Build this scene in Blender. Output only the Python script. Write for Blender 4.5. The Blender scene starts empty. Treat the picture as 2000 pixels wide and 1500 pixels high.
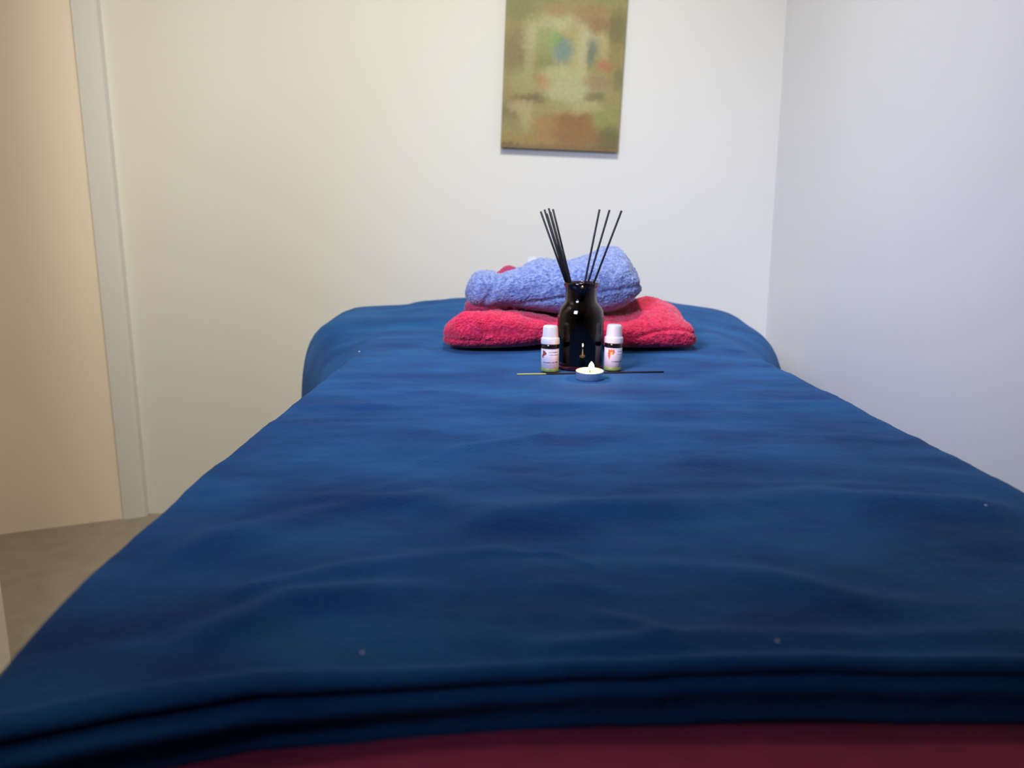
import bpy, bmesh, math, random
import numpy as np
from mathutils import Vector, noise, Matrix

S = bpy.context.scene
COL = S.collection
random.seed(4)

# ------------------------------------------------------------------ camera
F = 1502.0; TH = math.radians(11.15); CZ = 0.896
TT = 0.700                      # height of the blanket top
cam_d = bpy.data.cameras.new('camera'); cam = bpy.data.objects.new('camera', cam_d); COL.objects.link(cam)
cam.location = (0, 0, CZ); cam.rotation_euler = (math.radians(90) - TH, 0, 0)
cam_d.sensor_width = 36; cam_d.lens = F / 2000 * 36; cam_d.clip_start = 0.02
cam_d.dof.use_dof = True; cam_d.dof.focus_distance = 0.92; cam_d.dof.aperture_fstop = cam_d.lens / 4.6
S.camera = cam

def ray(px, py):
    u = (px - 998) / F; v = (py - 750) / F
    return (u, math.cos(TH) - math.sin(TH) * v, -(math.cos(TH) * v + math.sin(TH)))
def atz(px, py, z=TT):
    r = ray(px, py); t = (z - CZ) / r[2]; return (r[0] * t, r[1] * t, z)
def aty(px, py, y):
    r = ray(px, py); t = y / r[1]; return (r[0] * t, y, CZ + r[2] * t)

# ------------------------------------------------------------------ helpers
def lin(c):
    c = c / 255.0
    return c / 12.92 if c <= 0.04045 else ((c + 0.055) / 1.055) ** 2.4
def rgb(r, g, b): return (lin(r), lin(g), lin(b), 1)

def mat(name, col, rough=0.6, **kw):
    m = bpy.data.materials.new(name); m.use_nodes = True
    b = m.node_tree.nodes['Principled BSDF']
    b.inputs['Base Color'].default_value = col; b.inputs['Roughness'].default_value = rough
    for k, v in kw.items(): b.inputs[k.replace('_', ' ')].default_value = v
    return m
def noisy(m, c1, c2, scale=20, detail=4, bump=0.0, bscale=200, bdist=0.001, stretch=(1, 1, 1), lo=0.35, hi=0.65):
    nt = m.node_tree; N = nt.nodes; L = nt.links; b = N['Principled BSDF']
    tc = N.new('ShaderNodeTexCoord'); mp = N.new('ShaderNodeMapping'); mp.inputs['Scale'].default_value = stretch
    L.new(tc.outputs['Object'], mp.inputs['Vector'])
    n = N.new('ShaderNodeTexNoise'); n.inputs['Scale'].default_value = scale; n.inputs['Detail'].default_value = detail
    L.new(mp.outputs[0], n.inputs['Vector'])
    r = N.new('ShaderNodeValToRGB'); r.color_ramp.elements[0].position = lo; r.color_ramp.elements[1].position = hi
    r.color_ramp.elements[0].color = c1; r.color_ramp.elements[1].color = c2
    L.new(n.outputs['Fac'], r.inputs['Fac']); L.new(r.outputs['Color'], b.inputs['Base Color'])
    if bump:
        n2 = N.new('ShaderNodeTexNoise'); n2.inputs['Scale'].default_value = bscale; n2.inputs['Detail'].default_value = 3
        L.new(tc.outputs['Object'], n2.inputs['Vector'])
        bp = N.new('ShaderNodeBump'); bp.inputs['Strength'].default_value = bump; bp.inputs['Distance'].default_value = bdist
        L.new(n2.outputs['Fac'], bp.inputs['Height']); L.new(bp.outputs['Normal'], b.inputs['Normal'])
    return m

def mesh(name, verts, faces, m, parent=None, smooth=True):
    me = bpy.data.meshes.new(name); me.from_pydata([tuple(v) for v in verts], [], faces); me.update()
    if smooth: me.polygons.foreach_set('use_smooth', [True] * len(me.polygons))
    if m: me.materials.append(m)
    o = bpy.data.objects.new(name, me); COL.objects.link(o)
    if parent: o.parent = parent
    return o
def tag(o, label=None, cat=None, group=None, kind=None):
    for k, v in (('label', label), ('category', cat), ('group', group), ('kind', kind)):
        if v: o[k] = v
    return o
def empty(name, loc=(0, 0, 0), rot=(0, 0, 0)):
    o = bpy.data.objects.new(name, None); o.empty_display_size = 0.05
    o.location = loc; o.rotation_euler = rot; COL.objects.link(o); return o
def prism(name, plan, z0, z1, m, parent=None):
    n = len(plan)
    v = [(x, y, z0) for x, y in plan] + [(x, y, z1) for x, y in plan]
    f = [tuple(range(n))[::-1], tuple(range(n, 2 * n))] + [(i, (i + 1) % n, n + (i + 1) % n, n + i) for i in range(n)]
    o = mesh(name, v, f, m, parent, smooth=False)
    bm = bmesh.new(); bm.from_mesh(o.data); bmesh.ops.recalc_face_normals(bm, faces=bm.faces); bm.to_mesh(o.data); bm.free()
    return o
def box(name, x0, x1, y0, y1, z0, z1, m, parent=None, bev=0):
    o = prism(name, [(x0, y0), (x1, y0), (x1, y1), (x0, y1)], z0, z1, m, parent)
    if bev:
        b = o.modifiers.new('bevel', 'BEVEL'); b.width = bev; b.segments = 4
        o.data.polygons.foreach_set('use_smooth', [True] * len(o.data.polygons))
    return o
def lathe(name, prof, m, parent=None, seg=64, off=(0, 0, 0)):
    v = []; f = []; rows = []
    for r, z in prof:
        if r < 1e-7: rows.append([len(v)]); v.append((off[0], off[1], off[2] + z))
        else:
            rows.append(list(range(len(v), len(v) + seg)))
            for i in range(seg):
                a = 2 * math.pi * i / seg; v.append((off[0] + r * math.cos(a), off[1] + r * math.sin(a), off[2] + z))
    for a, b in zip(rows[:-1], rows[1:]):
        for i in range(seg):
            j = (i + 1) % seg
            if len(a) == 1 and len(b) == 1: continue
            if len(a) == 1: f.append((a[0], b[j], b[i]))
            elif len(b) == 1: f.append((a[i], a[j], b[0]))
            else: f.append((a[i], a[j], b[j], b[i]))
    o = mesh(name, v, f, m, parent)
    bm = bmesh.new(); bm.from_mesh(o.data); bmesh.ops.recalc_face_normals(bm, faces=bm.faces); bm.to_mesh(o.data); bm.free()
    return o
def tube(name, pts, rad, m, parent=None, seg=10):
    v = []; f = []; pts = [Vector(p) for p in pts]; n = len(pts)
    for k, p in enumerate(pts):
        d = (pts[min(k + 1, n - 1)] - pts[max(k - 1, 0)]).normalized()
        a = d.orthogonal().normalized(); b = d.cross(a)
        r = rad[k] if isinstance(rad, (list, tuple)) else rad
        for i in range(seg):
            t = 2 * math.pi * i / seg; v.append(p + (a * math.cos(t) + b * math.sin(t)) * r)
    for k in range(n - 1):
        for i in range(seg):
            j = (i + 1) % seg; f.append((k * seg + i, k * seg + j, (k + 1) * seg + j, (k + 1) * seg + i))
    f.append(tuple(range(seg))[::-1]); f.append(tuple(range((n - 1) * seg, n * seg)))
    o = mesh(name, v, f, m, parent, smooth=False)
    o.data.polygons.foreach_set('use_smooth', [len(p.vertices) == 4 for p in o.data.polygons])
    return o
def interp(pts, x):
    xs = [p[0] for p in pts]; ys = [p[1] for p in pts]
    return float(np.interp(x, xs, ys))
def sinterp(pts, x):            # smooth (averaged) interpolation
    w = min(0.01, (pts[-1][0] - pts[0][0]) * 0.02)
    return sum(interp(pts, x + d * w) for d in (-2, -1, 0, 1, 2)) / 5
def sm(a, b, x):
    t = min(1, max(0, (x - a) / (b - a))); return t * t * (3 - 2 * t)

# ------------------------------------------------------------------ materials
def paint(name, c): return noisy(mat(name, c, 0.75), tuple(x * 0.985 for x in c[:3]) + (1,), c, 2.5, 3, 0.15, 260, 0.0006)
M_wall = paint('warm_white_wall_paint', rgb(232, 229, 220))
M_wallr = paint('white_wall_paint', rgb(230, 229, 228))
M_beige = paint('beige_wall_paint', rgb(248, 232, 208))
M_trim = paint('white_gloss_trim', rgb(222, 219, 212))
M_dw = mat('dark_bounce_cut', rgb(70, 60, 58), 0.9)  # dark tone for unseen walls behind the camera, chosen to cut bounce light
M_floor = noisy(mat('taupe_floor_vinyl', rgb(150, 138, 122), 0.55), rgb(146, 134, 118), rgb(156, 144, 128), 14, 5)
M_ceil = mat('ceiling_paint', rgb(238, 236, 230), 0.8)
M_blue = mat('navy_fleece', rgb(30, 62, 118), 0.95, Sheen_Weight=0.28, Sheen_Roughness=0.5, Specular_IOR_Level=0.1)
M_blue.node_tree.nodes['Principled BSDF'].inputs['Sheen Tint'].default_value = rgb(130, 162, 200)
noisy(M_blue, rgb(12, 54, 106), rgb(30, 88, 140), 9, 8, 0.8, 420, 0.0016, (1, 1.7, 1), 0.3, 0.7)
M_burg = noisy(mat('burgundy_cotton', rgb(112, 26, 58), 0.9, Sheen_Weight=0.2), rgb(150, 34, 74), rgb(165, 40, 84), 30, 4, 0.3, 600, 0.0006)
M_red = mat('raspberry_terry', rgb(190, 30, 70), 0.95, Sheen_Weight=0.4, Sheen_Roughness=0.4)
noisy(M_red, rgb(205, 22, 62), rgb(236, 52, 92), 160, 4, 0.5, 700, 0.0012)
M_cyan = mat('sky_blue_terry', rgb(110, 135, 205), 0.95, Sheen_Weight=0.4, Sheen_Roughness=0.4)
noisy(M_cyan, rgb(104, 117, 170), rgb(150, 165, 200), 170, 4, 0.5, 700, 0.0012)
M_glass = mat('smoked_brown_glass', (0.16, 0.10, 0.10, 1), 0.03, Transmission_Weight=1.0, IOR=1.48)
M_liquid = mat('dark_fragrance_oil', (0.006, 0.003, 0.003, 1), 0.6, Specular_IOR_Level=0.0)
M_reed = mat('black_reed', (0.006, 0.006, 0.008, 1), 0.6)
M_cap = mat('white_plastic', rgb(222, 220, 220), 0.35, Subsurface_Weight=0.1)
M_dark = mat('dark_bottle_glass', (0.012, 0.008, 0.010, 1), 0.06)
M_label = mat('white_label_paper', rgb(212, 208, 218), 0.5)
M_green = mat('green_label_band', rgb(128, 148, 74), 0.45)
M_ink = mat('grey_print', rgb(95, 92, 118), 0.6)
M_ink2 = mat('dark_blue_print', rgb(60, 58, 105), 0.6)
M_pink = mat('mauve_print', rgb(190, 140, 170), 0.6)
M_orange = mat('orange_print', rgb(214, 92, 50), 0.5)
M_mar = mat('maroon_print', rgb(140, 52, 62), 0.5)
M_yel = mat('yellow_print', rgb(245, 190, 110), 0.5)
M_alu = mat('aluminium', (0.74, 0.74, 0.78, 1), 0.38, Metallic=0.8)
M_wax = mat('candle_wax', rgb(246, 228, 180), 0.3, Subsurface_Weight=0.6, Subsurface_Scale=0.01)
M_wick = mat('burnt_wick', (0.01, 0.009, 0.008, 1), 0.9)
M_stick = noisy(mat('charcoal_incense', (0.012, 0.012, 0.014, 1), 0.9), (0.009, 0.009, 0.011, 1), (0.02, 0.02, 0.022, 1), 900, 3, 0.4, 900, 0.0004)
M_bam = mat('bamboo', rgb(214, 204, 90), 0.6)
M_lint = mat('white_lint', rgb(225, 228, 232), 0.9)
M_leg = noisy(mat('beech_wood', rgb(170, 130, 85), 0.5), rgb(160, 120, 76), rgb(180, 140, 95), 12, 5, stretch=(6, 6, 1))
M_vinyl = mat('dark_vinyl', rgb(50, 48, 52), 0.45)
M_flame = bpy.data.materials.new('flame'); M_flame.use_nodes = True
nt = M_flame.node_tree; nt.nodes.clear()
em = nt.nodes.new('ShaderNodeEmission'); em.inputs['Color'].default_value = (1.0, 0.62, 0.30, 1); em.inputs['Strength'].default_value = 9
ou = nt.nodes.new('ShaderNodeOutputMaterial'); nt.links.new(em.outputs[0], ou.inputs[0])

# ------------------------------------------------------------------ the room
def struct(o): o['kind'] = 'structure'; return o
ZC = 2.40; RX = 0.787; DY = 2.37
struct(box('floor', -2.2, 1.1, -2.8, 2.7, -0.1, 0.0, M_floor))
struct(box('ceiling', -2.2, 1.1, -2.8, 2.7, ZC, ZC + 0.1, M_ceil))
struct(box('wall_back', -1.24, RX + 0.2, DY, DY + 0.1, 0, ZC, M_wall))
struct(box('wall_right', RX, RX + 0.1, -2.8, DY, 0, ZC, M_wallr))
struct(prism('wall_left', [(-1.058, -1.3), (-1.058, 1.48), (-2.0, 1.48), (-2.0, -1.3)], 0, ZC, M_beige))
struct(prism('wall_corner', [(-1.240, 2.325), (-2.0, 2.002), (-2.0, 2.57), (-1.240, 2.57)], 0, ZC, M_beige))
struct(box('wall_alcove', -2.1, -2.0, 1.4, 2.6, 0, ZC, M_beige))
struct(box('wall_front', -1.058, RX, -2.7, -2.6, 0, ZC, M_dw))
struct(box('wall_side', -1.243, -1.058, -2.7, -1.3, 0, ZC, M_dw))
struct(prism('trim_1', [(-1.240, 2.322), (-1.236, 2.318), (-1.182, 2.340), (-1.178, 2.346), (-1.178, DY), (-1.240, DY)], 0, ZC, M_trim))

# ------------------------------------------------------------------ blanket surface
def px2(pl): return [atz(*p)[:2] for p in pl]
RIDGES = [  # pixel polyline, height, half width (metres)
    (px2([(380, 1075), (430, 1058), (560, 1020), (700, 985), (820, 980)]), 0.0042, 0.020),
    (px2([(480, 1160), (560, 1140), (700, 1110), (850, 1090), (980, 1078)]), 0.0030, 0.010),
    (px2([(1000, 1087), (1060, 1079), (1100, 1084), (1150, 1105)]), 0.0016, 0.004),
    (px2([(980, 1008), (1150, 996), (1350, 985), (1600, 975), (1900, 990)]), 0.0055, 0.022),
    (px2([(420, 1240), (560, 1180), (750, 1158), (1000, 1142), (1160, 1150)]), 0.0040, 0.014),
    (px2([(1300, 1105), (1500, 1130), (1700, 1180), (1900, 1190)]), 0.0035, 0.013),
    (px2([(1050, 1265), (1400, 1244), (1700, 1250), (2000, 1240)]), 0.0022, 0.008),
    (px2([(620, 793), (850, 790), (1100, 792), (1640, 787)]), 0.0016, 0.014),
    (px2([(740, 935), (800, 910), (900, 880), (1060, 850)]), 0.0022, 0.012),
    (px2([(640, 972), (740, 955), (830, 940)]), 0.0020, 0.012),
    (px2([(1180, 1205), (1260, 1225), (1320, 1262)]), 0.0018, 0.007),
    (px2([(1480, 950), (1640, 948), (1800, 955)]), 0.0020, 0.010),
]
def segd(p, pl):
    best = 9; 
    for k in range(len(pl) - 1):
        ax, ay = pl[k]; bx, by = pl[k + 1]
        dx, dy = bx - ax, by - ay; L2 = dx * dx + dy * dy
        t = ((p[0] - ax) * dx + (p[1] - ay) * dy) / L2
        tc = min(1, max(0, t))
        ex = p[0] - ax - dx * tc; ey = p[1] - ay - dy * tc
        over = abs(t - tc) * math.sqrt(L2)
        d = math.sqrt(ex * ex + ey * ey) 
        best = min(best, d)
    return best
RB = [(min(p[0] for p in r[0]) - .1, max(p[0] for p in r[0]) + .1, min(p[1] for p in r[0]) - .1, max(p[1] for p in r[0]) + .1) for r in RIDGES]
def relief(x, y):
    z = 0.0026 * noise.noise(Vector((x * 3.1, y * 7, 3))) + 0.0022 * noise.noise(Vector((x * 8 + 3 * y, y * 20, 8)))
    z += 0.0009 * noise.noise(Vector((x * 25, y * 50, 1))) + 0.00035 * noise.noise(Vector((x * 90, y * 120, 1)))
    for (pl, h, w), b in zip(RIDGES, RB):
        if b[0] < x < b[1] and b[2] < y < b[3]:
            d = segd((x, y), pl)
            if d < 3.2 * w: z += 1.2 * (0.9 + 1.1 * noise.noise(Vector((x * 9, y * 9, 30)))) * h * math.exp(-(d / w) ** 2)
    return z
def items_flat(x, y):           # the items press the pile flat
    return 1 - 0.8 * sm(0.28, 0.16, math.hypot((x - 0.10) * 0.9, (y - 1.15)))
def centre(x, y):               # large form of the top; the head end is propped higher
    z = TT
    s = sm(1.50, 1.88, y)
    arch = math.exp(-((x - 0.08) / 0.33) ** 4)
    z += s * (0.016 + 0.024 * arch)
    z += 0.006 * math.exp(-((y - 1.62 - 0.25 * max(0, -x - 0.1)) / 0.05) ** 2) * sm(0.0, -0.2, x)
    z -= sm(1.90, 2.08, y) * 0.02
    z += 0.005 * sm(1.7, 1.95, y) * noise.noise(Vector((x * 11, y * 4, 4)))
    return z
def topz(x, y): return centre(x, y) + relief(x, y) * items_flat(x, y)

XLc, XRc = -0.262, 0.4035
def xl(y): return sinterp([(0.20, -0.185), (0.28, -0.215), (0.32, -0.228), (0.37, -0.241), (0.43, -0.252), (0.50, -0.257), (0.62, -0.262), (0.9, -0.262), (3, -0.262)], y)
def xr(y): return XRc - (0.3 * max(0, 0.42 - y) ** 2)
def smooth_poly(P, n):
    P = [Vector(p) for p in P]
    for _ in range(3):
        Q = [P[0]]
        for a, b in zip(P[:-1], P[1:]): Q += [a * .75 + b * .25, a * .25 + b * .75]
        Q.append(P[-1]); P = Q
    L = [0]
    for a, b in zip(P[:-1], P[1:]): L.append(L[-1] + (b - a).length)
    out = []
    for k in range(n):
        s = L[-1] * (k / (n - 1)) ** 1.35
        out.append((float(np.interp(s, L, [p[0] for p in P])), float(np.interp(s, L, [p[1] for p in P]))))
    return out
NQ = 34
near = smooth_poly([(-0.02, 0), (-0.006, -0.001), (0.0, -0.006), (0.003, -0.03), (0.004, -0.12), (0.012, -0.24), (0.010, -0.36)], NQ)
farL = smooth_poly([(-0.02, 0), (0.03, -0.004), (0.10, -0.007), (0.145, -0.011), (0.180, -0.040), (0.200, -0.088), (0.206, -0.16), (0.208, -0.28), (0.206, -0.42)], NQ)
farR = smooth_poly([(-0.02, 0), (0.03, -0.006), (0.10, -0.016), (0.14, -0.030), (0.168, -0.056), (0.182, -0.10), (0.203, -0.15), (0.21, -0.26), (0.21, -0.42)], NQ)
def yfront(x):
    return interp([(-0.30, 0.262), (-0.21, 0.283), (-0.167, 0.298), (-0.115, 0.3125), (0, 0.323), (0.12, 0.326), (0.45, 0.325)], x)
# front hem section: (towards the viewer, down)
FR = [(0.0, 0.0), (0.0022, -0.0006), (0.0036, -0.0024), (0.0034, -0.0046), (0.0016, -0.0058), (0.0004, -0.0068), (0.0016, -0.0080), (0.0048, -0.0090),
      (0.0066, -0.0110), (0.0066, -0.0138), (0.0050, -0.0165), (0.0030, -0.020), (0.0030, -0.024), (0.0038, -0.0265), (0.0048, -0.029)]
NX = 230
ys = [0.0]
while ys[-1] < 1.72: ys.append(ys[-1] + max(0.0022, 0.0042 * (0.3 + ys[-1]) * 0.9))
EB = smooth_poly([(0, 0), (0.02, -0.004), (0.045, -0.02), (0.055, -0.06), (0.058, -0.15), (0.06, -0.30)], 16)
V = []; ncol = NX + 2 * NQ
def row(yfun, dzfun, wy):
    """one row of the blanket: left hang, top, right hang"""
    yc = yfun(0.0)
    w = sm(1.12, 1.72, yc)
    L = xl(yc); R = xr(yc)
    # left hang (outermost first)
    for k in range(NQ - 1, -1, -1):
        a = near[k]; b = farL[k]
        o = a[0] * (1 - w) + b[0] * w; d = a[1] * (1 - w) + b[1] * w
        x = L - o; y = yfun(x)
        f = sm(0, -0.12, d)
        wav = 0.008 * f * noise.noise(Vector((y * 7, d * 3, 5)))
        V.append((x - wav * (0.4 + w), y, centre(max(x, L), y) + relief(x, y) * (1 - f) * 0.7 * items_flat(x, y) + d + dzfun(x)))
    for k in range(1, NX + 1):
        x = L + 0.02 + (R - L - 0.04) * k / (NX + 1); y = yfun(x)
        V.append((x, y, topz(x, y) * 1.0 + dzfun(x)))
    for k in range(NQ):
        a = near[k]; b = farR[k]
        o = a[0] * (1 - w) + b[0] * w; d = a[1] * (1 - w) + b[1] * w
        x = R + o; y = yfun(x)
        f = sm(0, -0.12, d)
        wav = 0.008 * f * noise.noise(Vector((y * 7, d * 3, 15)))
        V.append((x + wav * (0.4 + w), y, centre(min(x, R), y) + relief(x, y) * (1 - f) * 0.7 * items_flat(x, y) + d + dzfun(x)))
nrow = 0
def jag(x, k): return 0.0006 * noise.noise(Vector((x * 60, k * 0.4, 2))) + 0.0005 * noise.noise(Vector((x * 260, k * 0.6, 2)))
for k in range(len(FR) - 1, 0, -1):
    oy, oz = FR[k]
    row(lambda x: yfront(x) - oy * (1 + 1.7 * sm(0.02, -0.2, x)) + jag(x, k), lambda x: oz * 1.0, 0); nrow += 1
for yy in ys:
    s = yy
    # rows start at the hem curve and straighten out further up the bed
    row(lambda x: s + 0.323 + (yfront(x) - 0.323) * (1 - sm(0, 0.25, s)), lambda x: 0.0016 * math.exp(-(s / 0.004) ** 2), 0); nrow += 1
yend = ys[-1] + 0.323
for k in range(1, 16):
    oy, oz = EB[k]
    row(lambda x: yend + oy, lambda x: oz, 0); nrow += 1
Fc = []
for r in range(nrow - 1):
    for c in range(ncol - 1):
        a = r * ncol + c; Fc.append((a, a + 1, a + ncol + 1, a + ncol))
bl = mesh('blanket', V, Fc, M_blue)
so = bl.modifiers.new('thickness', 'SOLIDIFY'); so.thickness = 0.0022; so.offset = -1
tag(bl, 'large navy blue fleece blanket spread over the massage table', 'blanket')

# ------------------------------------------------------------------ massage table and burgundy sheet
tb = empty('massage_table', (0.07, 1.1, 0))
tag(tb, 'padded massage table hidden under the navy blanket and burgundy sheet', 'table')
def child(o, par):
    o.parent = par; o.matrix_parent_inverse = Matrix.Translation(-par.location); return o
child(box('padded_top', -0.195, 0.375, 0.215, 2.02, 0.60, 0.664, M_vinyl, bev=0.012), tb)
child(box('padding', -0.192, 0.372, 0.345, 2.02, 0.6735, 0.690, M_vinyl, bev=0.006), tb)
child(box('frame', -0.18, 0.35, 0.26, 1.98, 0.53, 0.60, M_leg, bev=0.004), tb)
for x in (-0.17, 0.31):
    for y in (0.32, 1.88):
        child(box('leg', x, x + 0.04, y, y + 0.04, 0, 0.56, M_leg, bev=0.003), tb)
# burgundy sheet, draped over the foot of the table
SV = []; SF = []; prof = [(2.03, 0.668), (0.60, 0.6695), (0.34, 0.6700), (0.30, 0.6702), (0.25, 0.670), (0.224, 0.667), (0.209, 0.655), (0.205, 0.63), (0.203, 0.55), (0.200, 0.42), (0.202, 0.30)]
P = smooth_poly([(a, b) for a, b in prof], 90)
side = smooth_poly([(0, 0), (0.010, -0.002), (0.014, -0.010), (0.0145, -0.03), (0.015, -0.2), (0.0145, -0.30)], 12)
P = [P[0]] + [p for p in P[1:]]
nc = 60 + 24
for (y, z) in P:
    for k in range(11, -1, -1): SV.append((-0.197 - side[k][0], y, z + side[k][1] * (1 if z > 0.66 else max(0.02, (z - 0.29) / 0.37))))
    for k in range(60):
        x = -0.194 + 0.566 * k / 59
        SV.append((x, y - (0.006 * noise.noise(Vector((x * 9, z * 3, 1))) * sm(0.66, 0.5, z)), z + 0.0008 * noise.noise(Vector((x * 8, y * 20, 0))) * (y < 0.4)))
    for k in range(12): SV.append((0.375 + side[k][0], y, z + side[k][1] * (1 if z > 0.66 else max(0.02, (z - 0.29) / 0.37))))
for r in range(len(P) - 1):
    for c in range(nc - 1):
        a = r * nc + c; SF.append((a, a + 1, a + nc + 1, a + nc))
sh = mesh('table_sheet', SV, SF, M_burg)
tag(sh, 'burgundy sheet showing below the front hem of the navy blanket', 'sheet')

# ------------------------------------------------------------------ towels
def towel(name, xa, xb, base, ft, bk, yf, yb, m, seed, n=3.0, fuzz=0.0016, res=0.0013, endm=5, lump=0.004, parent=None, groove=None):
    """ft/bk: top height along the front/back as [(x,z)], base: [(x,z)], yf/yb: front and back edge [(x,y)]"""
    W = xb - xa; nu = int(W / res); per = 2 * (0.2 + 0.07); nv = int(per / (res * 1.25))
    V = []; Fa = []
    for i in range(nu + 1):
        s = -1 + 2 * i / nu; s = math.sin(s * math.pi / 2) * 0.35 + s * 0.65
        x = xa + W * (s + 1) / 2
        e = max(1e-4, 1 - abs(s) ** (endm * 2)) ** (1.0 / 2.2)
        y0 = sinterp(yf, x); y1 = sinterp(yb, x); yc = (y0 + y1) / 2; b = (y1 - y0) / 2
        zb = sinterp(base, x); f0 = sinterp(ft, x); b0 = sinterp(bk, x)
        for j in range(nv):
            ph = 2 * math.pi * j / nv
            c, q = math.cos(ph), math.sin(ph)
            cy = math.copysign(abs(c) ** (2 / n), c); cz = math.copysign(abs(q) ** (2 / n), q)
            y = yc + b * cy * (0.35 + 0.65 * e)
            t = sm(-0.9, 0.9, cy); H = f0 * (1 - t) + b0 * t
            zz = 0.5 + 0.5 * cz
            zm = zb + (H - zb) * 0.42
            z = zm + (zb + (H - zb) * zz - zm) * e
            V.append([x, y, z, c, q, s])
    Vn = []
    me = bpy.data.meshes.new('t')
    for (x, y, z, c, q, s) in V:
        nrm = Vector((0.9 * s ** 7, c, q)).normalized()
        p = Vector((x, y, z)); sd = Vector((seed, seed * 2, 0))
        g = lump * noise.noise(p * 22 + sd) + lump * 0.6 * noise.noise(p * 55 + sd)
        f = abs(noise.noise(p * 230 + sd)) * 1.2 + 0.8 * noise.noise(p * 480 + sd) + 0.5 * random.uniform(-1, 1)
        g += fuzz * f
        if groove: g += groove(x, y, z, c, q)
        low = sm(-0.2, -0.95, q)
        p = p + nrm * g * (1 - 0.95 * low * (q < 0))
        Vn.append(p)
    for i in range(nu):
        for j in range(nv):
            k = (j + 1) % nv
            Fa.append((i * nv + j, i * nv + k, (i + 1) * nv + k, (i + 1) * nv + j))
    Fa.append(tuple(range(nv))); Fa.append(tuple(range(nu * nv, (nu + 1) * nv))[::-1])
    o = mesh(name, Vn, Fa, m, parent)
    bm = bmesh.new(); bm.from_mesh(o.data); bmesh.ops.recalc_face_normals(bm, faces=bm.faces); bm.to_mesh(o.data); bm.free()
    return o
def Z(pts, y): return sorted([(aty(px, py, y)[0], aty(px, py, y)[2]) for px, py in pts])
def X(px, y, py=650): return aty(px, py, y)[0]
# red towel: front edge at 1.25, back at 1.48
red_f = Z([(862, 640), (880, 615), (905, 604), (940, 601), (985, 604), (1030, 614), (1080, 624), (1180, 630), (1225, 628), (1270, 622), (1310, 624), (1345, 634)], 1.29)
red_b = Z([(862, 628), (905, 620), (985, 614), (1040, 608), (1100, 608), (1180, 606), (1215, 598), (1240, 575), (1262, 568), (1285, 578), (1310, 593), (1335, 612), (1353, 628)], 1.43)
def rg(x, y, z, c, q):
    g = 0
    if c < 0:   # folded layers seen at the right-hand end, the fold line running round the front
        zc = 0.727 + 0.012 * math.sin(x * 30)
        g -= 0.005 * math.exp(-((z - zc) / 0.0035) ** 2) * sm(0.19, 0.24, x)
        g -= 0.004 * math.exp(-((z - 0.722 - 0.25 * max(0, x)) / 0.003) ** 2) * sm(-0.02, -0.05, x) * 0.6
    return g
lo = TT + 0.0025
XA = X(862, 1.30); XB = X(1352, 1.33)
red = towel('folded_towel', XA, XB, [(XA, lo), (0.02, lo), (0.045, lo + 0.004), (0.10, lo + 0.004), (0.15, lo), (XB, lo)], red_f, red_b,
            [(XA, 1.27), (-0.08, 1.248), (0.0, 1.25), (0.05, 1.27), (0.12, 1.27), (0.18, 1.256), (0.26, 1.256), (XB, 1.27)],
            [(XA, 1.40), (0.0, 1.45), (0.2, 1.47), (XB, 1.44)], M_red, 3, n=3.0, groove=rg, endm=10, fuzz=0.0021, lump=0.005)
tag(red, 'large raspberry red folded towel lying on the blanket under the light blue towel', 'towel')
# light blue towel on top
bl_f = Z([(908, 552), (918, 538), (940, 532), (985, 534), (1010, 529), (1035, 516), (1060, 513), (1100, 514), (1130, 510), (1150, 506), (1180, 506), (1210, 508), (1235, 520), (1246, 545)], 1.33)
bl_k = Z([(908, 550), (920, 534), (950, 529), (985, 530), (1010, 524), (1030, 510), (1060, 505), (1100, 508), (1130, 503), (1148, 497), (1162, 480), (1185, 473), (1210, 476), (1228, 492), (1246, 530)], 1.42)
bl_b = Z([(908, 606), (925, 608), (960, 606), (990, 604), (1040, 612), (1090, 620), (1180, 617), (1215, 609), (1238, 597), (1247, 580)], 1.32)
bl_b = [(a, b + 0.003) for a, b in bl_b]
XA2 = X(908, 1.36, 560); XB2 = X(1246, 1.36, 560)
def bg(x, y, z, c, q):
    g = 0
    g -= 0.006 * math.exp(-((x + 0.035 - 0.5 * (z - 0.80)) / 0.006) ** 2) * (c < 0.5)
    g -= 0.004 * math.exp(-((z - 0.775 - 0.15 * x) / 0.004) ** 2) * sm(-0.03, 0.0, x) * (c < 0)
    return g
blue = towel('rolled_towel', XA2, XB2, bl_b, bl_f, bl_k, [(XA2, 1.33), (-0.03, 1.292), (0.06, 1.285), (0.17, 1.285), (XB2, 1.31)],
             [(XA2, 1.43), (0.0, 1.445), (XB2, 1.45)], M_cyan, 9, n=2.6, groove=bg, endm=9, fuzz=0.0021, lump=0.005)
tag(blue, 'light blue fluffy towel bunched on top of the red folded towel', 'towel')
from mathutils.bvhtree import BVHTree
tree = BVHTree.FromPolygons([v.co for v in red.data.vertices], [p.vertices[:] for p in red.data.polygons])
for v in blue.data.vertices:
    hit = tree.ray_cast(Vector((v.co.x, v.co.y, 1.2)), Vector((0, 0, -1)))
    if hit[0] is not None and v.co.z < hit[0].z + 0.0012: v.co.z = hit[0].z + 0.0012
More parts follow.
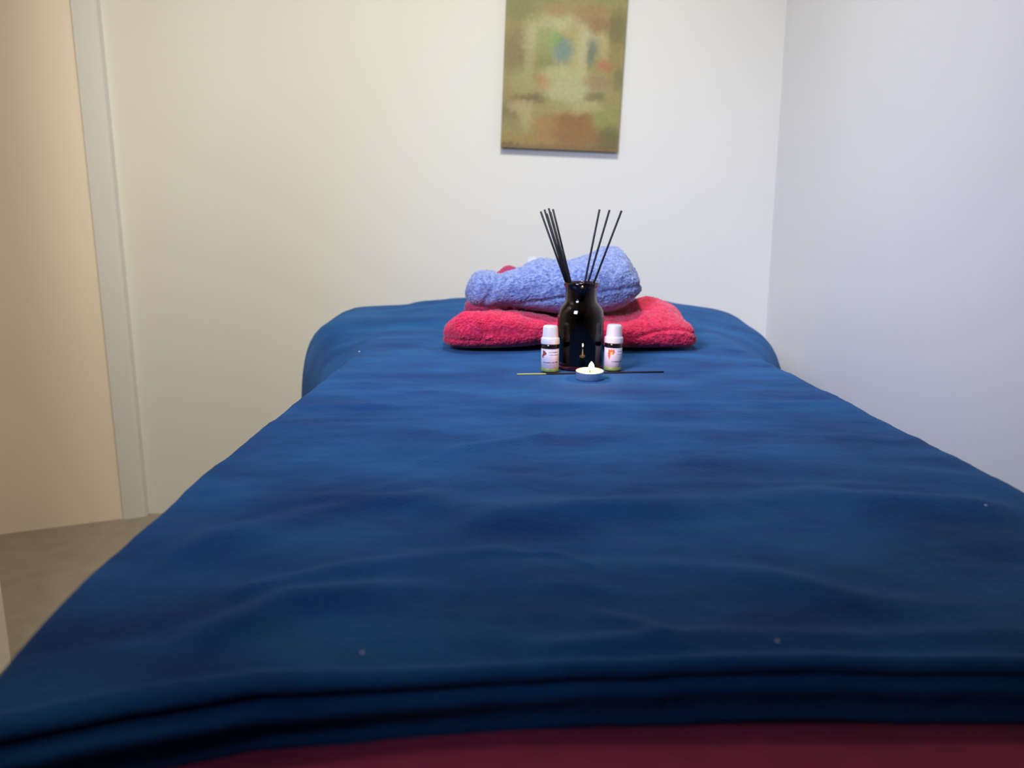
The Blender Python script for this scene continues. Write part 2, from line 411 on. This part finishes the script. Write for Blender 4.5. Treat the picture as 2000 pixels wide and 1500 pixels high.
# care label of the blue towel standing up at its back
p = Vector(aty(1037, 508, 1.445))
cv = [p + Vector((a, b, c)) for a, b, c in ((-0.007, 0, -0.010), (0.006, 0.001, -0.011), (0.008, 0.003, 0.002), (0.003, 0.004, 0.007), (-0.006, 0.002, 0.006), (-0.008, 0.001, 0.0))]
cb = [v + Vector((0.001, 0.0015, 0)) for v in cv]
ct = mesh('care_tag', cv + cb, [tuple(range(6)), tuple(range(6, 12))[::-1]] + [(i, 6 + i, 6 + (i + 1) % 6, (i + 1) % 6) for i in range(6)], M_cap, smooth=False)
ct.parent = blue; ct['label'] = 'small white fabric tag'
# smaller red cloth behind, its tips peeking out
zt = Z([(903, 584), (909, 574), (925, 573), (960, 540), (972, 529), (990, 518), (1006, 524), (1030, 540), (1060, 560), (1100, 580)], 1.52)
XA3 = X(903, 1.52, 580); XB3 = X(1100, 1.52, 580)
rb = towel('face_cloth', XA3, XB3, [(XA3, topz(-.08, 1.5) + .003), (XB3, topz(.1, 1.5) + .003)], zt, zt, [(XA3, 1.49), (XB3, 1.49)], [(XA3, 1.55), (XB3, 1.56)], M_burg, 17, n=2.2, res=0.0025, lump=0.002)
tag(rb, 'dark red cloth mostly hidden behind the light blue towel, tips peeking out', 'cloth')

# ------------------------------------------------------------------ reed diffuser
def onto(px, py, dz=0.0005):
    x, y, z = atz(px, py); return (x, y, topz(x, y) + dz)
dx = (1130.5 - 998) / F * 1.113 / 0.985
dl = (dx, 1.113, topz(dx, 1.113) + 0.0006)
df = empty('reed_diffuser', dl)
tag(df, 'dark brown glass diffuser bottle standing between two small oil bottles', 'diffuser')
outer = [(0, 0), (0.029, 0), (0.0320, 0.0012), (0.0332, 0.004), (0.0336, 0.010), (0.0336, 0.072), (0.0334, 0.078), (0.0322, 0.084), (0.0296, 0.0895), (0.0262, 0.0935), (0.0236, 0.0965), (0.0226, 0.100),
         (0.0225, 0.106), (0.0226, 0.1165), (0.0234, 0.1185), (0.0250, 0.1205), (0.0254, 0.1225), (0.0248, 0.1245), (0.0232, 0.1252), (0.0206, 0.1250)]
inner = [(0.0196, 0.1235), (0.0194, 0.100), (0.0215, 0.0955), (0.0262, 0.0895), (0.0296, 0.083), (0.0306, 0.077), (0.0306, 0.010), (0.0285, 0.0060), (0, 0.0055)]
lathe('glass_bottle', outer + inner, M_glass, df, 96)
lathe('fragrance_oil', [(0, 0.0058), (0.028, 0.0062), (0.0308, 0.011), (0.0308, 0.0757), (0.0296, 0.0762), (0, 0.0760)], M_liquid, df, 96)
# reeds
tops_l = [(1054, 413, 1.115), (1061.5, 409.5, 1.135), (1066, 417, 1.118), (1069.8, 407, 1.145), (1073, 414, 1.125), (1078, 408.5, 1.138)]
bots_l = [(1105.5, 558), (1107.5, 558), (1109, 558), (1110.5, 558), (1112, 558), (1114.5, 558)]
reeds = [(a, b) for a, b in zip(tops_l, bots_l)] + [((1096.5, 488, 1.085), (1112.5, 558))]
reeds += [((1169, 409, 1.11), (1139, 558)), ((1188.5, 410, 1.09), (1145, 558)), ((1212, 411.5, 1.08), (1156, 558))]
names = ['long black reed leaning furthest left out of the diffuser bottle', 'black reed second from the left in the bundle of the diffuser', 'black reed with a low top, third from the left in the diffuser bundle',
         'tallest black reed in the left bundle, fourth from the left', 'black reed fifth from the left, on the inner side of the left bundle', 'long black reed on the right edge of the left bundle of reeds',
         'short black reed ending halfway up beside the left bundle', 'left and steepest of the three black reeds leaning right', 'middle one of the three black reeds leaning right', 'rightmost black reed, leaning furthest right out of the bottle']
for k, ((tp, bt), nm) in enumerate(zip(reeds, names)):
    T = Vector(aty(*tp)); right = tp[0] > 1120
    yb_ = 1.113 + [.001, .009, .003, .013, .005, .010, -.002, -.005, -.010, -.014][k]
    B = Vector(aty(bt[0], bt[1], yb_))
    d = (B - T).normalized()
    # continue inside until the reed meets the wall or the bottom
    E = B.copy()
    for _ in range(400):
        Nn = E + d * 0.0004
        r = math.hypot(Nn.x - dl[0], Nn.y - dl[1]); zz = Nn.z - dl[2]
        lim = 0.0175 if zz > 0.094 else 0.0275
        if r > lim or zz < 0.009: break
        E = Nn
    o = tube('diffuser_reed', [E - T, (B - T), (B - T) * 0.5, (0, 0, 0)], 0.0015, M_reed)
    o.location = T
    tag(o, nm, 'reed stick', 'black reeds in the diffuser')

# ------------------------------------------------------------------ essential oil bottles
def patch(r, a0, a1, z0, z1, n=14, top=None):
    """curved patch; angle measured from the side facing the camera, positive to the right"""
    v = []; f = []
    for i in range(n + 1):
        a = a0 + (a1 - a0) * i / n
        for z in (z0, z1): v.append((r * math.sin(a), -r * math.cos(a), z))
    for i in range(n): f.append((2 * i, 2 * i + 2, 2 * i + 3, 2 * i + 1))
    return v, f
def patches(name, lst, r, m, parent):
    V = []; Fa = []
    for a0, a1, z0, z1 in lst:
        v, f = patch(r, a0, a1, z0, z1, max(2, int((a1 - a0) / 0.08)))
        Fa += [tuple(i + len(V) for i in q) for q in f]; V += v
    return mesh(name, V, Fa, m, parent)
def words(a0, a1, z, h, seed, gap=0.05):
    """a line of tiny unreadable print: letter-sized strokes"""
    rr = random.Random(seed); out = []; a = a0
    while a < a1:
        w = rr.uniform(0.018, 0.045); hh = h * rr.choice([0.7, 0.7, 1.0, 0.75])
        out.append((a, min(a + w, a1), z, z + hh)); a += w + 0.014
        if rr.random() < 0.10: a += gap
    return out
def ang(u, r=12.4, px=0.727):   # offset in photo pixels from the bottle axis -> angle
    return math.asin(max(-0.98, min(0.98, u * px / r)))
def oil_bottle(loc, rz, label, logo, logo_m, lines, seed):
    e = empty('oil_bottle', loc, (0, 0, rz)); tag(e, label, 'bottle', 'small oil bottles')
    body = [(0, 0), (0.0105, 0), (0.0120, 0.0012), (0.0124, 0.003), (0.0124, 0.0375), (0.0118, 0.0400), (0.0105, 0.0415), (0.0105, 0.043), (0, 0.043)]
    lathe('glass_body', body, M_dark, e, 48)
    lathe('cap', [(0.0110, 0.0405), (0.0132, 0.0405), (0.01335, 0.0415), (0.0132, 0.0475), (0.0127, 0.0490), (0.0115, 0.0497), (0.0113, 0.051), (0.0106, 0.0635), (0.0100, 0.0655), (0.0085, 0.0665), (0, 0.0668)], M_cap, e, 48)
    lab = lathe('label', [(0.01250, 0.0065), (0.01268, 0.0066), (0.01268, 0.0338), (0.01250, 0.0339)], M_label, e, 64)
    lathe('green_band', [(0.01248, 0.0016), (0.01266, 0.0020), (0.01266, 0.0064), (0.01248, 0.0065)], M_green, lab, 64)
    r = 0.01275
    patches('small_print', lines['grey'], r, M_ink, lab)
    patches('name_print', lines['dark'], r, M_ink2, lab)
    if lines['pink']: patches('fine_print', lines['pink'], r, M_pink, lab)
    # flower emblem: petals as small curved discs
    for mi, (mm, pts) in enumerate(zip(logo_m, logo)):
        V = []; Fa = []
        for (a, z, ra, rz_, tw) in pts:
            ra *= 1.35; rz_ *= 1.25
            b = len(V); V.append(((r + mi * 4e-5) * math.sin(a), -(r + mi * 4e-5) * math.cos(a), z))
            for i in range(12):
                t = 2 * math.pi * i / 12; k = 1 + 0.25 * math.cos(3 * t + tw)
                aa = a + ra * k * math.cos(t); V.append(((r + mi * 4e-5) * math.sin(aa), -(r + mi * 4e-5) * math.cos(aa), z + rz_ * k * math.sin(t)))
            Fa += [(b, b + 1 + i, b + 1 + (i + 1) % 12) for i in range(12)]
        mesh('flower_print', V, Fa, mm, lab)
    return e
A = lambda u: ang(u)
l1 = dict(grey=words(A(-3.5), A(15), 0.0285, 0.0019, 1) + words(A(-3), A(15), 0.0250, 0.0013, 2),
          dark=words(A(-13.0), A(8.5), 0.0140, 0.0019, 3) + words(A(9.5), A(14), 0.0142, 0.0023, 5),
          pink=words(A(-13), A(10), 0.0108, 0.0012, 6) + words(A(-8), A(15), 0.0086, 0.0008, 7))
g1 = [[(A(-12.5), 0.0290, 0.14, 0.0022, 0), (A(-10.0), 0.0277, 0.12, 0.0020, 1), (A(-12.5), 0.0262, 0.13, 0.0019, 2), (A(-14), 0.0235, 0.10, 0.0022, 3)], [(A(-11.6), 0.0277, 0.07, 0.0012, 0)]]
x, y, z = onto(1071.5, 726)
b1 = oil_bottle((x, 1.0830, z), 0.0, 'small white capped oil bottle left of the diffuser, faint maroon flower on its label', g1, (M_mar, M_orange), l1, 1)
l2 = dict(grey=words(A(6), A(16.2), 0.0285, 0.0017, 11) + words(A(6), A(16), 0.0246, 0.0011, 12),
          dark=words(A(-4.5), A(15.5), 0.0140, 0.0016, 13), pink=words(A(-14), A(-4), 0.0082, 0.0008, 16) + words(A(0), A(13), 0.0078, 0.0008, 17))
g2 = [[(A(-9.0), 0.0293, 0.13, 0.0022, 0), (A(-5.2), 0.0296, 0.12, 0.0022, 1), (A(-1.6), 0.0292, 0.10, 0.0022, 2), (A(-9.3), 0.0262, 0.12, 0.0024, 3), (A(-2.0), 0.0270, 0.09, 0.0018, 5), (A(-9.2), 0.0220, 0.10, 0.0026, 4)],
      [(A(-5.6), 0.0262, 0.12, 0.0019, 0), (A(-3.6), 0.0280, 0.05, 0.0010, 2)]]
x, y, z = onto(1193.5, 724)
b2 = oil_bottle((x, 1.0920, z), 0.0, 'small white capped oil bottle right of the diffuser, bright orange flower on its label', g2, (M_orange, M_yel), l2, 2)
b2.rotation_euler = (0, math.radians(1.4), 0); b1.rotation_euler = (math.radians(-1.0), math.radians(0.6), 0)

# ------------------------------------------------------------------ tealight
tx, ty = (1149.5 - 998) / F * 1.0255 / 0.983, 1.0260
tl = empty('tealight_candle', (tx, ty, topz(tx, ty) + 0.0012), (math.radians(4), 0, 0))
tag(tl, 'lit tealight candle in an aluminium cup in front of the diffuser', 'candle')
lathe('cup', [(0, 0), (0.0172, 0), (0.0182, 0.0008), (0.0186, 0.0100), (0.0190, 0.0106), (0.0190, 0.0110), (0.0184, 0.0110), (0.0182, 0.0102), (0.0178, 0.0012), (0, 0.0010)], M_alu, tl, 80)
lathe('wax', [(0, 0.0013), (0.0176, 0.0016), (0.0180, 0.0098), (0.0176, 0.0101), (0.0100, 0.0097), (0, 0.0095)], M_wax, tl, 64)
tube('wick', [(0.000, -0.003, 0.0093), (0.0005, -0.0016, 0.0118), (0.0018, -0.0004, 0.0140), (0.0030, 0.0002, 0.0150)], [0.0006, 0.0006, 0.0005, 0.0004], M_wick, tl)
fl = lathe('flame', [(0, 0), (0.0022, 0.0006), (0.0036, 0.0024), (0.0040, 0.0045), (0.0036, 0.0070), (0.0026, 0.0092), (0.0012, 0.0112), (0, 0.0125)], M_flame, tl, 24)
fl.location = (0.0022, 0.0002, 0.0112)
lp = bpy.data.lights.new('candle_glow', 'POINT'); lp.energy = 0.11; lp.color = (1.0, 0.50, 0.24); lp.shadow_soft_size = 0.003
lo_ = bpy.data.objects.new('candle_glow', lp); COL.objects.link(lo_); lo_.location = (tx + 0.0022, ty, topz(tx, ty) + 0.030)

# ------------------------------------------------------------------ incense stick
ia = Vector(onto(1008, 732, 0)); ib = Vector(onto(1293, 727.5, 0))
ia.y = 1.0585; ib.y = 1.076
st = empty('incense_stick', ia)
tag(st, 'black incense stick with a yellow end lying in front of the oil bottles', 'incense')
d = ib - ia; L_ = d.length
def on(t, h):
    q = ia + d * t; q.z = topz(q.x, q.y) + h; return q - ia
tube('bamboo_end', [on(0, .0011), on(0.1, .0011), on(0.22, .0012)], 0.00085, M_bam, st)
tube('incense_coating', [on(0.195, .0013), on(0.21, .0014)] + [on(t, .0014) for t in (0.35, 0.5, 0.65, 0.8, 1.0)], [0.0009, 0.0012] + [0.0012] * 5, M_stick, st)

# ------------------------------------------------------------------ lint
LT = [(700, 687, 0.0016, 'white fleck of lint on the far left of the blanket, left of the red towel'), (1515, 1261, 0.0008, 'white fleck of lint on the right of the blanket near the front hem'),
      (705, 1272, 0.0008, 'pale fleck of lint on the left of the blanket near the front hem'), (1922, 1000, 0.0010, 'pale fleck of lint at the right edge of the blanket')]
def lint(px, py, s, lab, zz=None, long=1.0):
    x, y, z = atz(px, py); z = topz(x, y)
    bm = bmesh.new(); bmesh.ops.create_icosphere(bm, subdivisions=2, radius=s)
    for v in bm.verts: v.co *= 1 + 0.5 * noise.noise(v.co * 900); v.co.z *= 0.5; v.co.x *= long
    me = bpy.data.meshes.new('lint_fleck'); bm.to_mesh(me); bm.free(); me.materials.append(M_lint)
    o = bpy.data.objects.new('lint_fleck', me); o.location = (x, y, z + s * 0.4); COL.objects.link(o)
    tag(o, lab, 'lint', 'flecks of lint on the blanket')
for a in LT: lint(*a)

# ------------------------------------------------------------------ painting
PW = 0.344; PH = 0.60
blobs = [  # centre x,y (fraction of width; from the bottom in widths), radii, colour, strength; soft painterly dabs
    (.09, .88, .10, .20, (140, 125, 80), .8), (.09, .52, .07, .10, (165, 138, 84), .7), (.22, .95, .05, .35, (184, 174, 118), .7), (.18, .60, .12, .12, (176, 168, 104), .8), (.06, .32, .08, .10, (138, 124, 76), .8),
    (.50, 1.02, .26, .18, (206, 199, 150), .95), (.34, .76, .07, .22, (146, 145, 80), .9), (.36, .98, .09, .12, (160, 168, 96), .9), (.44, 1.02, .06, .05, (186, 190, 120), .8), (.57, 1.0, .10, .14, (182, 166, 100), .9), (.62, .86, .06, .20, (196, 186, 120), .8),
    (.49, .89, .075, .10, (128, 152, 136), 1.0), (.49, .98, .05, .03, (124, 148, 140), .8), (.43, 1.0, .05, .05, (140, 170, 92), .9), (.72, .90, .045, .11, (126, 134, 104), 1.0), (.66, .95, .04, .25, (206, 196, 150), .6),
    (.84, .98, .04, .20, (198, 182, 120), .8), (.93, 1.10, .08, .16, (128, 120, 68), .9), (.93, .85, .07, .14, (164, 144, 84), .8), (.84, .77, .055, .04, (188, 124, 84), .9), (.97, .66, .05, .09, (132, 126, 74), .8),
    (.34, .62, .07, .07, (190, 142, 82), .95), (.50, .70, .17, .06, (200, 194, 140), .8), (.58, .55, .22, .12, (200, 194, 140), .9), (.80, .62, .11, .06, (170, 142, 96), .9), (.78, .50, .08, .05, (130, 116, 62), .8),
    (.24, .45, .12, .045, (134, 116, 70), .95), (.16, .38, .10, .04, (192, 174, 124), .8), (.21, .27, .05, .10, (192, 180, 118), .8), (.08, .22, .09, .07, (160, 146, 90), .7), (.60, .20, .26, .14, (166, 120, 64), .95),
    (.62, .26, .12, .08, (158, 112, 62), .8), (.35, .22, .10, .07, (180, 142, 80), .8), (.55, .37, .20, .04, (182, 166, 104), .7), (.88, .30, .10, .10, (160, 158, 84), .95), (.72, .40, .12, .04, (196, 186, 126), .7), (.92, .10, .12, .11, (122, 114, 62), .95),
    (.20, .08, .22, .05, (172, 142, 76), .8), (.55, .015, .50, .03, (140, 98, 58), .7), (.05, .01, .10, .03, (118, 96, 60), .7), (.65, .10, .20, .05, (160, 112, 66), .7), (.38, .09, .08, .04, (180, 138, 82), .7),
    (.12, 1.25, .15, .10, (142, 138, 80), .9), (.42, 1.28, .12, .07, (176, 144, 92), .9), (.70, 1.24, .14, .08, (172, 136, 84), .9), (.78, 1.13, .10, .06, (158, 116, 72), .8), (.30, 1.45, .25, .12, (132, 140, 84), .9), (.75, 1.48, .25, .14, (150, 150, 96), .9)]
bl = [(a, b, c, d_, np.array([lin(v) for v in e]), f) for a, b, c, d_, e, f in blobs]
NXp, NZp = 150, 250
PV = []; PC = []; PF = []
for j in range(NZp + 1):
    for i in range(NXp + 1):
        u = i / NXp; w = j / NZp * PH / PW
        PV.append((-PW / 2 + PW * u, -0.0085, PH * j / NZp))
        nu_ = u + 0.022 * noise.noise(Vector((u * 9, w * 9, 0))) + 0.02 * noise.noise(Vector((u * 30, w * 30, 5)))
        nw = w + 0.022 * noise.noise(Vector((u * 9, w * 9, 7))) + 0.02 * noise.noise(Vector((u * 30, w * 30, 9)))
        nw = nw * 1.13
        c = np.array([lin(168), lin(154), lin(92)])
        for (a, b, ra, rb_, col, s) in bl:
            q = ((nu_ - a) / ra) ** 2 + ((nw - b) / rb_) ** 2
            if q < 6: k = s * math.exp(-q * q * 0.55); c = c * (1 - k) + col * k
        g = 1 + 0.12 * noise.noise(Vector((u * 40, w * 40, 2)))
        PC.append(list(np.clip(c * g * 0.78, 0, 1)) + [1.0])
for j in range(NZp):
    for i in range(NXp):
        a = j * (NXp + 1) + i; PF.append((a, a + 1, a + NXp + 2, a + NXp + 1))
M_pic = mat('painted_canvas', (1, 1, 1, 1), 0.55)
at = M_pic.node_tree.nodes.new('ShaderNodeVertexColor'); at.layer_name = 'paint'
M_pic.node_tree.links.new(at.outputs['Color'], M_pic.node_tree.nodes['Principled BSDF'].inputs['Base Color'])
c1 = aty(976, 287, DY - 0.02); c2 = aty(1204, 297, DY - 0.02)
pe = empty('wall_painting', ((c1[0] + c2[0]) / 2, DY - 0.011, (c1[2] + c2[2]) / 2), (0, math.radians(2.4), 0))
tag(pe, 'tall canvas painting of an arched garden courtyard hanging slightly crooked on the back wall', 'painting')
pic = mesh('painted_surface', PV, PF, M_pic, pe)
ca = pic.data.color_attributes.new('paint', 'FLOAT_COLOR', 'POINT')
ca.data.foreach_set('color', [v for c in PC for v in c])
M_edge = noisy(mat('canvas_edge', rgb(110, 98, 60), 0.7), rgb(92, 84, 54), rgb(136, 120, 74), 25, 3)
box('canvas', -PW / 2, PW / 2, -0.0082, 0.0092, 0, PH, M_edge, pe, bev=0.002)

# ------------------------------------------------------------------ light
w = bpy.data.worlds.new('world'); S.world = w; w.use_nodes = True
w.node_tree.nodes['Background'].inputs['Color'].default_value = (0.6, 0.65, 0.8, 1); w.node_tree.nodes['Background'].inputs['Strength'].default_value = 0.0
def light(name, typ, loc, tgt, power, col, **kw):
    l = bpy.data.lights.new(name, typ); l.energy = power; l.color = col
    for k, v in kw.items(): setattr(l, k, v)
    o = bpy.data.objects.new(name, l); COL.objects.link(o); o.location = loc
    o.rotation_euler = (Vector(tgt) - Vector(loc)).to_track_quat('-Z', 'Y').to_euler(); return o
light('ceiling_lamp', 'AREA', (0.05, 1.15, 2.34), (-0.15, 2.1, 0.70), 12.4, (0.98, 0.985, 0.895), shape='DISK', size=0.30, spread=math.radians(122))
light('cool_fill', 'AREA', (-0.70, -0.1, 1.70), (0.62, 1.95, 0.62), 5.4, (0.56, 0.64, 1.0), shape='RECTANGLE', size=0.5, size_y=0.6, spread=math.radians(58))  # added cool fill for the lower right wall and towel fronts, no window modelled
light('warm_fill', 'AREA', (-0.85, 0.75, 2.2), (-1.38, 2.3, 0.9), 3.6, (1.0, 0.92, 0.79), shape='DISK', size=0.3, spread=math.radians(85))  # added warm fill that brightens the beige wall at the left, no fixture

S.view_settings.view_transform = 'Standard'; S.view_settings.look = 'None'
S.view_settings.exposure = 0.0; S.view_settings.gamma = 1.0; S.view_settings.use_curve_mapping = False
